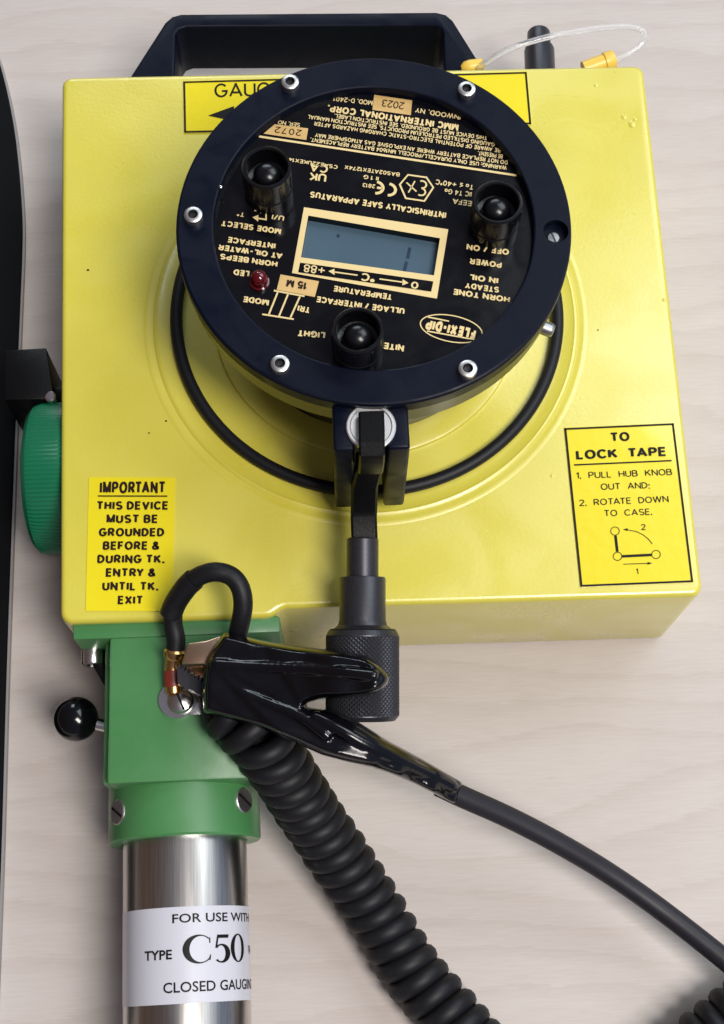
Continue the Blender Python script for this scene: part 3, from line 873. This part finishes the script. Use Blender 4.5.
# printed label bent round the tube
bm = bmesh.new()
sy = lambda py: (at(186, py, .055) - TA).dot(TD)
s_a, s_b = sy(906.5), sy(1003.5); na = 60
for i in range(na):
    a0, a1 = -1.9 + 3.6 * i / na, -1.9 + 3.6 * (i + 1) / na
    f = bm.faces.new([bm.verts.new(on_tube(a, s, RT + .00015)) for a, s in ((a0, s_a), (a0, s_b), (a1, s_b), (a1, s_a))]); f.smooth = True
bmesh.ops.remove_doubles(bm, verts=bm.verts, dist=1e-6)


def tube_text(s, a0, a1, py_base, h_px, bold, glyphs=None):
    v, f, x0, x1 = glyphs if glyphs else text_bm(s, bold)
    hs = sy(py_base) - sy(py_base - h_px); ch = 1 if glyphs else cap_height()
    b = bmesh.new(); vs = [b.verts.new((q[0], q[1], 0)) for q in v]
    for q in f:
        try: b.faces.new([vs[i] for i in q])
        except ValueError: pass
    bmesh.ops.triangulate(b, faces=b.faces)
    bmesh.ops.subdivide_edges(b, edges=[e for e in b.edges if e.calc_length() > .12], cuts=2, use_grid_fill=True)
    for q in b.verts:
        ang = a0 + (a1 - a0) * (q.co.x - x0) / (x1 - x0); s_ = sy(py_base) - hs * q.co.y / ch
        q.co = on_tube(ang, s_, RT + .00030)
    bmesh.ops.triangulate(b, faces=b.faces)
    add_bm(bm, b, 1)


def serif_c50():
    """high-contrast C, 5 and 0 drawn as outlines, one unit tall"""
    v, f = [], []
    def ring(cx, cy, rx, ry, ix, iy, sh, a0, a1, n=40):
        base = len(v)
        for i in range(n + 1):
            a = math.radians(a0 + (a1 - a0) * i / n)
            v.append((cx + rx * math.cos(a), cy + ry * math.sin(a), 0)); v.append((cx + sh + ix * math.cos(a), cy + iy * math.sin(a), 0))
        for i in range(n): f.append((base + 2 * i, base + 2 * i + 1, base + 2 * i + 3, base + 2 * i + 2))
    def pol(*p):
        base = len(v); v.extend((x, y, 0) for x, y in p); f.append(tuple(range(base, base + len(p))))
    ring(.40, .5, .40, .51, .285, .460, .055, 48, 312)
    pol((.665, .88), (.70, .90), (.70, .70), (.672, .70)); pol((.64, .12), (.70, .30), (.715, .30), (.70, .10))
    ring(1.02, .32, .26, .335, .135, .28, -.03, -135, 140)
    pol((.83, .53), (.885, .545), (.925, .88), (.89, .985)); pol((.885, .985), (.90, .865), (1.22, .865), (1.24, .985))
    ring(1.58, .5, .28, .51, .145, .465, 0, 0, 360)
    return v, f, 0.0, 1.85


tube_text('FOR USE WITH', -.10, 1.47, 922.5, 8.6, .012)
tube_text('TYPE', -.57, -.11, 958.2, 9, .022)
tube_text('', .05, 1.18, 964, 28.5, 0, serif_c50())
tube_text('W', 1.38, 1.58, 956, 9, .02)
tube_text('CLOSED GAUGING', -.25, 1.62, 992, 10, .012)
for f in bm.faces: f.tag = True
lab = obj('tube_label', bm, [M['white'], M['ink']], tube)

# lever with black ball
bm = bmesh.new(); bc = at(76, 719, .036)
rod_end = Vector((-.0990, bc.y - .0045, .034))
sweep(bm, [bc, bc.lerp(rod_end, .5), rod_end], .0023, segs=18)
lever = obj('lock_lever', bm, M['bright'], G)
bm = bmesh.new(); ball(bm, bc, .0083, u=40, v=24); obj('ball_knob', bm, M['boot'], lever)

# ribbed green wheel on the flank
bm = bmesh.new(); wy, wz, wr = -.0470, .0330, .0300
prof = [(.001, .0), (.0255, .0), (.0275, .0006), (.0290, .0022), (.0300, .0050), (.0300, .0150), (.0290, .0165), (.001, .0165)]
n_s = 220; rings = []
for r_, h in prof:
    rings.append([bm.verts.new((-.1355 + h, wy + (r_ + (.00030 if (k % 2 and r_ > .0285) else 0)) * math.cos(2 * PI * k / n_s), wz + (r_ + (.00030 if (k % 2 and r_ > .0285) else 0)) * math.sin(2 * PI * k / n_s))) for k in range(n_s)])
for i in range(len(rings) - 1):
    for k in range(n_s): bm.faces.new((rings[i][k], rings[i][(k + 1) % n_s], rings[i + 1][(k + 1) % n_s], rings[i + 1][k]))
obj('ribbed_wheel', bm, M['teal'], G, angle=20)
# black latch block beside the wheel
bm = bmesh.new(); zq = .052
q = [at(4, 350, zq), at(46, 347.5, zq), at(52.5, 390, zq), at(51, 399, zq), at(4, 400, zq)]
prism(bm, [(p.x, p.y) for p in q], .018, zq, .0006, 2)
pa = at(52, 395, .044); box(bm, (-.1240, pa.y, .040), (.012, .006, .010), .0006)
latch = obj('latch_block', bm, M['matte'], G, angle=40)
bm = bmesh.new(); pa = at(50, 396, zq + .001); lathe(bm, [(.0022, -.002), (.0022, .0006), (.0016, .0011), (.0001, .0012)], (pa.x, pa.y, zq), segs=18)
obj('screw', bm, M['bright'], latch)

# ------------------------------------------------------------------ clear tether loop at the back
TL = empty('tether_loop', (at(545, 50, .04).x, at(545, 50, .04).y, .03))
tag(TL, 'thin clear plastic loop with amber ends behind the yellow case', 'tether')
def rel(pts, e): return [Vector(p) - e.location for p in pts]
pts = [at(476, 70, .050), at(484, 64, .054), at(505, 51, .060), at(535, 40.5, .062), at(570, 32.5, .062), at(605, 27.5, .060), at(632, 27, .058), at(645, 33, .056), at(642, 44, .054), at(628, 54, .052), at(612, 62, .050), at(596, 66, .049)]
bm = bmesh.new(); sweep(bm, rel(smooth_path(pts, 8), TL), .0013, segs=14); obj('loop', bm, M['clear'], TL)
bm = bmesh.new(); a, b_ = at(592, 66.5, .049), at(614, 59, .050); d = (b_ - a).normalized()
lathe(bm, [(.0034, -.004), (.0036, .004), (.0036, (b_ - a).length * .55), (.0041, (b_ - a).length * .57), (.0041, (b_ - a).length - .001), (.0037, (b_ - a).length), (.0012, (b_ - a).length)], a - TL.location, axis=d, segs=20); obj('end_fitting', bm, M['yellow_plastic'], TL)
bm = bmesh.new(); a, b_ = at(461, 68.5, .050), at(482, 64.5, .050); d = (b_ - a).normalized()
lathe(bm, [(.0012, 0), (.0026, .0015), (.0030, .004), (.0026, (b_ - a).length), (.0012, (b_ - a).length + .001)], a - TL.location, axis=d, segs=20); box(bm, a - TL.location + Vector((.003, -.006, -.004)), (.007, .010, .004), .001); obj('end_fitting', bm, M['yellow_plastic'], TL)

# ------------------------------------------------------------------ grounding lead: lug, loop, coil
GL = empty('grounding_cable', (at(300, 850, .01).x, at(300, 850, .01).y, 0))
tag(GL, 'coiled black rubber cable running from the green bracket across the desk', 'cable')
LZ = .0629
bm = bmesh.new(); c = at(178, 700, LZ)
lathe(bm, [(.0003, 0), (.0068, 0), (.0068, .0012), (.0003, .0012)], (c.x, c.y, LZ), segs=32, cap=False)
d = at(203, 712, LZ); box(bm, Vector(((c.x + d.x) / 2 + .001, c.y - .0008, LZ + .0006)), (.010, .0100, .0011), .0003)
for v in bm.verts: v.co -= GL.location
lug = obj('terminal_lug', bm, M['bright'], GL)
bm = bmesh.new(); c2 = at(180, 700, LZ + .004)
lathe(bm, [(.0046, .001), (.0046, .0026), (.0040, .0038), (.0024, .0046), (.0001, .0048)], Vector((c2.x, c2.y, LZ)) - GL.location, segs=28, cap=False)
box(bm, Vector((c2.x, c2.y, LZ + .0046)) - GL.location, (.0008, .0078, .0005), rot=Matrix.Rotation(.4, 3, 'Z'), mi=1)
obj('screw', bm, [M['bright'], M['ink']], lug)
bm = bmesh.new()
p0, p1, p2 = at(174, 693, LZ + .003), at(173, 668, LZ + .005), at(175, 651, LZ + .008)
sweep(bm, rel(smooth_path([p0, p1, p2], 5), GL), .0032, segs=18)
sweep(bm, rel([p1.lerp(p2, .55), p1.lerp(p2, .7), p2, p2 + (p2 - p1) * .12], GL), [.0034, .0040, .0040, .0034], segs=18)
obj('lug_barrel', bm, M['brass'], lug)
bm = bmesh.new(); sweep(bm, rel([p0.lerp(p1, .25), p0.lerp(p1, .55), p0.lerp(p1, .9)], GL), .0034, segs=18); obj('tape_wrap', bm, M['red'], lug)
loop_px = [(175, 656, .069), (176, 640, .071), (173, 622, .074), (175, 605, .078), (184, 590, .083), (196, 578, .088), (213, 572, .091), (229, 575, .091), (239, 585, .090), (243, 601, .0875), (241, 620, .083), (233, 648, .0735), (220, 672, .0690), (209.5, 694, .0705)]
lp = [at(*p) for p in loop_px]
bm = bmesh.new(); sweep(bm, rel(smooth_path(lp, 8), GL), .0034, segs=18); obj('cable_loop', bm, M['rubber'], GL)
bm = bmesh.new(); sp = smooth_path([at(170.5, 615, .0755), at(176, 602, .0790), at(186, 587.5, .0845), at(194, 579.5, .0875)], 8); sweep(bm, rel(sp, GL), .0040, segs=18); obj('sleeve', bm, M['rubber'], GL)
# helix
axis_px = [(229, 712, .0748), (245, 724, .0740), (263, 742, .070), (282, 770, .058), (308, 811, .041), (335, 851, .028), (377, 914, .0150), (411, 970, .0122), (447, 1012, .0122), (492, 1060, .0122), (556, 1100, .0122), (615, 1105, .0122), (668, 1072, .0122), (721, 1028, .0122), (770, 986, .0122), (815, 940, .0122)]
ap = smooth_path([at(*p) for p in axis_px], 60)
bm = bmesh.new(); RH, CR, PITCH = .0080, .00392, .0073
hp_, s_acc, prev, first = [], 0.0, ap[0], None
STEP = PITCH / 26
dist = [0]
for i in range(1, len(ap)): dist.append(dist[-1] + (ap[i] - ap[i - 1]).length)
s_, i = 0.0, 0
while s_ < dist[-1] - .001:
    while dist[i + 1] < s_: i += 1
    t = (s_ - dist[i]) / max(1e-9, dist[i + 1] - dist[i]); c = ap[i].lerp(ap[i + 1], t); d = (ap[i + 1] - ap[i]).normalized()
    e = d.cross(Vector((0, 0, 1))).normalized() * -1; u_ = e.cross(d) ; u_ = u_ if u_.z > 0 else -u_
    phi = PI * 1.02 - 2 * PI * s_ / PITCH + .22 * math.sin(s_ * 61) + .12 * math.sin(s_ * 173 + 1)
    rr = RH * min(1, .85 + s_ / .03) * (1 + .018 * math.sin(s_ * 97) + .012 * math.sin(s_ * 241 + 2))
    right = e if e.x > 0 else -e
    if dist[i] > dist[-1] * .55: right = e * (1 if e.dot(lastr) > 0 else -1)
    lastr = right
    hp_.append(c + (right * math.cos(phi) + u_ * math.sin(phi)) * rr); s_ += STEP
hp_ = smooth_path([lp[-2], lp[-1], hp_[0]], 5)[:-1] + hp_
sweep(bm, rel(hp_, GL), CR, segs=12)
obj('coiled_cord', bm, M['rubber'], GL)

# ------------------------------------------------------------------ grounding clamp with its own cable
GC = empty('grounding_clamp', (at(300, 700, .07).x, at(300, 700, .07).y, .07))
tag(GC, 'glossy black clamp with copper jaw lying across the knurled knob', 'clamp')


COVER = [(224, 631.5), (242, 635.5), (260.5, 640), (296, 646), (340, 650.5), (366, 655), (380, 664), (388.5, 675), (390, 681), (382, 691), (366.6, 696.5), (344.5, 698.5), (322, 699.5), (308, 703), (304, 706), (310, 707.5), (322, 708.5), (340, 713), (362, 724), (388.7, 741), (424, 760), (463.5, 783),
         (456, 805), (415, 784), (388.7, 773), (371, 767.5), (344.5, 761.5), (322, 755), (291, 741), (256, 727), (203, 713), (202, 690), (205, 660), (212, 648)]
LEVEL = [(203, 676, .083), (222, 645, .0835), (290, 675, .088), (340, 674, .094), (385, 679, .0975), (215, 706, .0815), (250, 706, .0825), (300, 725, .085), (343, 737, .0865), (366, 749, .0845), (391, 762, .079), (425, 778, .070), (460, 794, .0605)]


def level(px, py):
    w = [(1 / ((px - x) ** 2 + (py - y) ** 2 + 150) ** 1.6, z) for x, y, z in LEVEL]
    return sum(i * z for i, z in w) / sum(i for i, _ in w)


def resample(poly, step):
    P = [Vector(p) for p in poly]; out = []
    for i, p in enumerate(P):
        q = P[(i + 1) % len(P)]; k = max(1, round((q - p).length / step))
        out += [p.lerp(q, j / k) for j in range(k)]
    return out


ol = resample(COVER, 3.0); no = len(ol)
for _ in range(2): ol = [ol[i] * .6 + (ol[i - 1] + ol[(i + 1) % no]) * .2 for i in range(no)]
nrm = []
for i in range(no):
    d = (ol[(i + 2) % no] - ol[i - 2]).normalized(); nrm.append(Vector((-d.y, d.x)))      # inwards, the outline runs clockwise on the picture
thick = lambda p: .0098 if p.x < 375 else max(.0046, .0098 - (p.x - 375) / 85 * .0052) if p.y > 705 else max(.0070, .0098 - (p.x - 375) / 15 * .0028)
bA = bmesh.new(); loops_ = []
NL = 6
for k in range(-NL, NL + 1):
    ph = math.radians(84) * k / NL; ring = []
    for p, q in zip(ol, nrm):
        T_ = thick(p); inset = 7.5 * (1 - math.cos(ph)) * (T_ / .0098); m_ = p + q * inset; zc = level(m_.x, m_.y)
        ring.append(bA.verts.new(at(m_.x, m_.y, zc + T_ * math.sin(ph)) - GC.location))
    loops_.append(ring)
for i in range(len(loops_) - 1):
    for k in range(no): bA.faces.new((loops_[i][k], loops_[i][(k + 1) % no], loops_[i + 1][(k + 1) % no], loops_[i + 1][k]))
for ring in (loops_[0], loops_[-1]):
    ed = [bA.edges.get((ring[k], ring[(k + 1) % no])) for k in range(no)]
    bmesh.ops.triangle_fill(bA, use_beauty=True, use_dissolve=False, edges=ed)
# folds in the vinyl
for pth, r_ in (([(211, 664), (250, 666.5), (300, 669), (345, 672.5), (378, 676)], .0021), ([(312, 716), (335, 727), (360, 741), (392, 757), (425, 773), (456, 789)], .0024), ([(236, 690), (270, 704), (300, 716), (330, 738)], .0020)):
    sweep(bA, rel(smooth_path([at(x, y, level(x, y) + thick(Vector((x, y))) - .0007) for x, y in pth], 6), GC), [r_ * .8] + [r_] * ((len(pth) - 1) * 6 - 1) + [r_ * .7], segs=10)
cover = obj('clamp_cover', bA, M['boot'], GC, angle=180)
md = cover.modifiers.new('skin', 'REMESH'); md.mode = 'VOXEL'; md.voxel_size = .0005; md.use_smooth_shade = True
md = cover.modifiers.new('soften', 'SMOOTH'); md.factor = .5; md.iterations = 4
bm = bmesh.new(); zj = .0800
for poly_, za, zb in (([(181, 664), (187.5, 643), (206, 640.5), (228, 633), (228, 668), (203, 664)], .0775, .0840), ([(178, 668), (205, 664), (205, 690), (180, 680)], .0690, .0740)):
    prism(bm, [tuple((at(*p, zb) - GC.location))[:2] for p in poly_], za - GC.location.z, zb - GC.location.z, .0007, 2)
obj('jaw', bm, M['copper'], GC, angle=40)
bm = bmesh.new()
a, b_ = at(177, 667, .0770), at(204, 686, .0770); n_ = 8
pl = [tuple((a - GC.location))[:2]]
for k in range(n_):
    p = a.lerp(b_, (k + .5) / n_); q = a.lerp(b_, (k + 1) / n_); nn = Vector((b_.y - a.y, a.x - b_.x, 0)).normalized() * -.0022
    pl += [tuple((p + nn - GC.location))[:2], tuple((q - GC.location))[:2]]
e1, e0 = at(205, 697, .0770), at(178, 684, .0770)
prism(bm, pl + [tuple((e1 - GC.location))[:2], tuple((e0 - GC.location))[:2]], .0725 - GC.location.z, .0775 - GC.location.z, 0)
obj('jaw_teeth', bm, M['gun'], GC, smooth=False)
bm = bmesh.new()
cp = [at(440, 786, .0640), at(462, 796.5, .0595), at(510, 818, .050), (at(560, 844, .041)), at(610, 874, .032), at(660, 909, .0265), at(724, 959, .0265), at(770, 998, .0270), at(830, 1052, .0200), at(880, 1100, .0060)]
sweep(bm, rel(smooth_path(cp, 8), GC), .0039, segs=20); obj('cable', bm, M['cable'], GC)

# ------------------------------------------------------------------ black object entering at the left
bm = bmesh.new(); zz = .005
edge = [(-34, 2), (-8, 45), (2, 72), (12, 118), (18, 165), (21.5, 215), (21.5, 250), (19.5, 300), (17, 360), (13.5, 450), (9.5, 560), (5, 690), (0, 860), (-8, 1060)]
ep = smooth_path([at(*p, zz) for p in edge], 5)
left = [Vector((-.42, ep[-1].y, zz)), Vector((-.42, ep[0].y, zz))]
prism(bm, [(p.x, p.y) for p in ep + left], .0008, zz, .0008, 2)
for p in ep: pass
sl = empty('black_panel', (-.25, 0, 0))
tag(sl, 'large black panel with curved grey edge left of the yellow case', 'panel')
for v in bm.verts: v.co -= sl.location
obj('panel_body', bm, M['floor_black'], sl, angle=40)
bm = bmesh.new()
sweep(bm, [p + Vector((.0003, 0, -.0034)) - sl.location for p in ep], 1, prof=[(-.0006, -.0014), (.0006, -.0014), (.0006, .0014), (-.0006, .0014)])
obj('edge_strip', bm, M['rim'], sl, smooth=False)
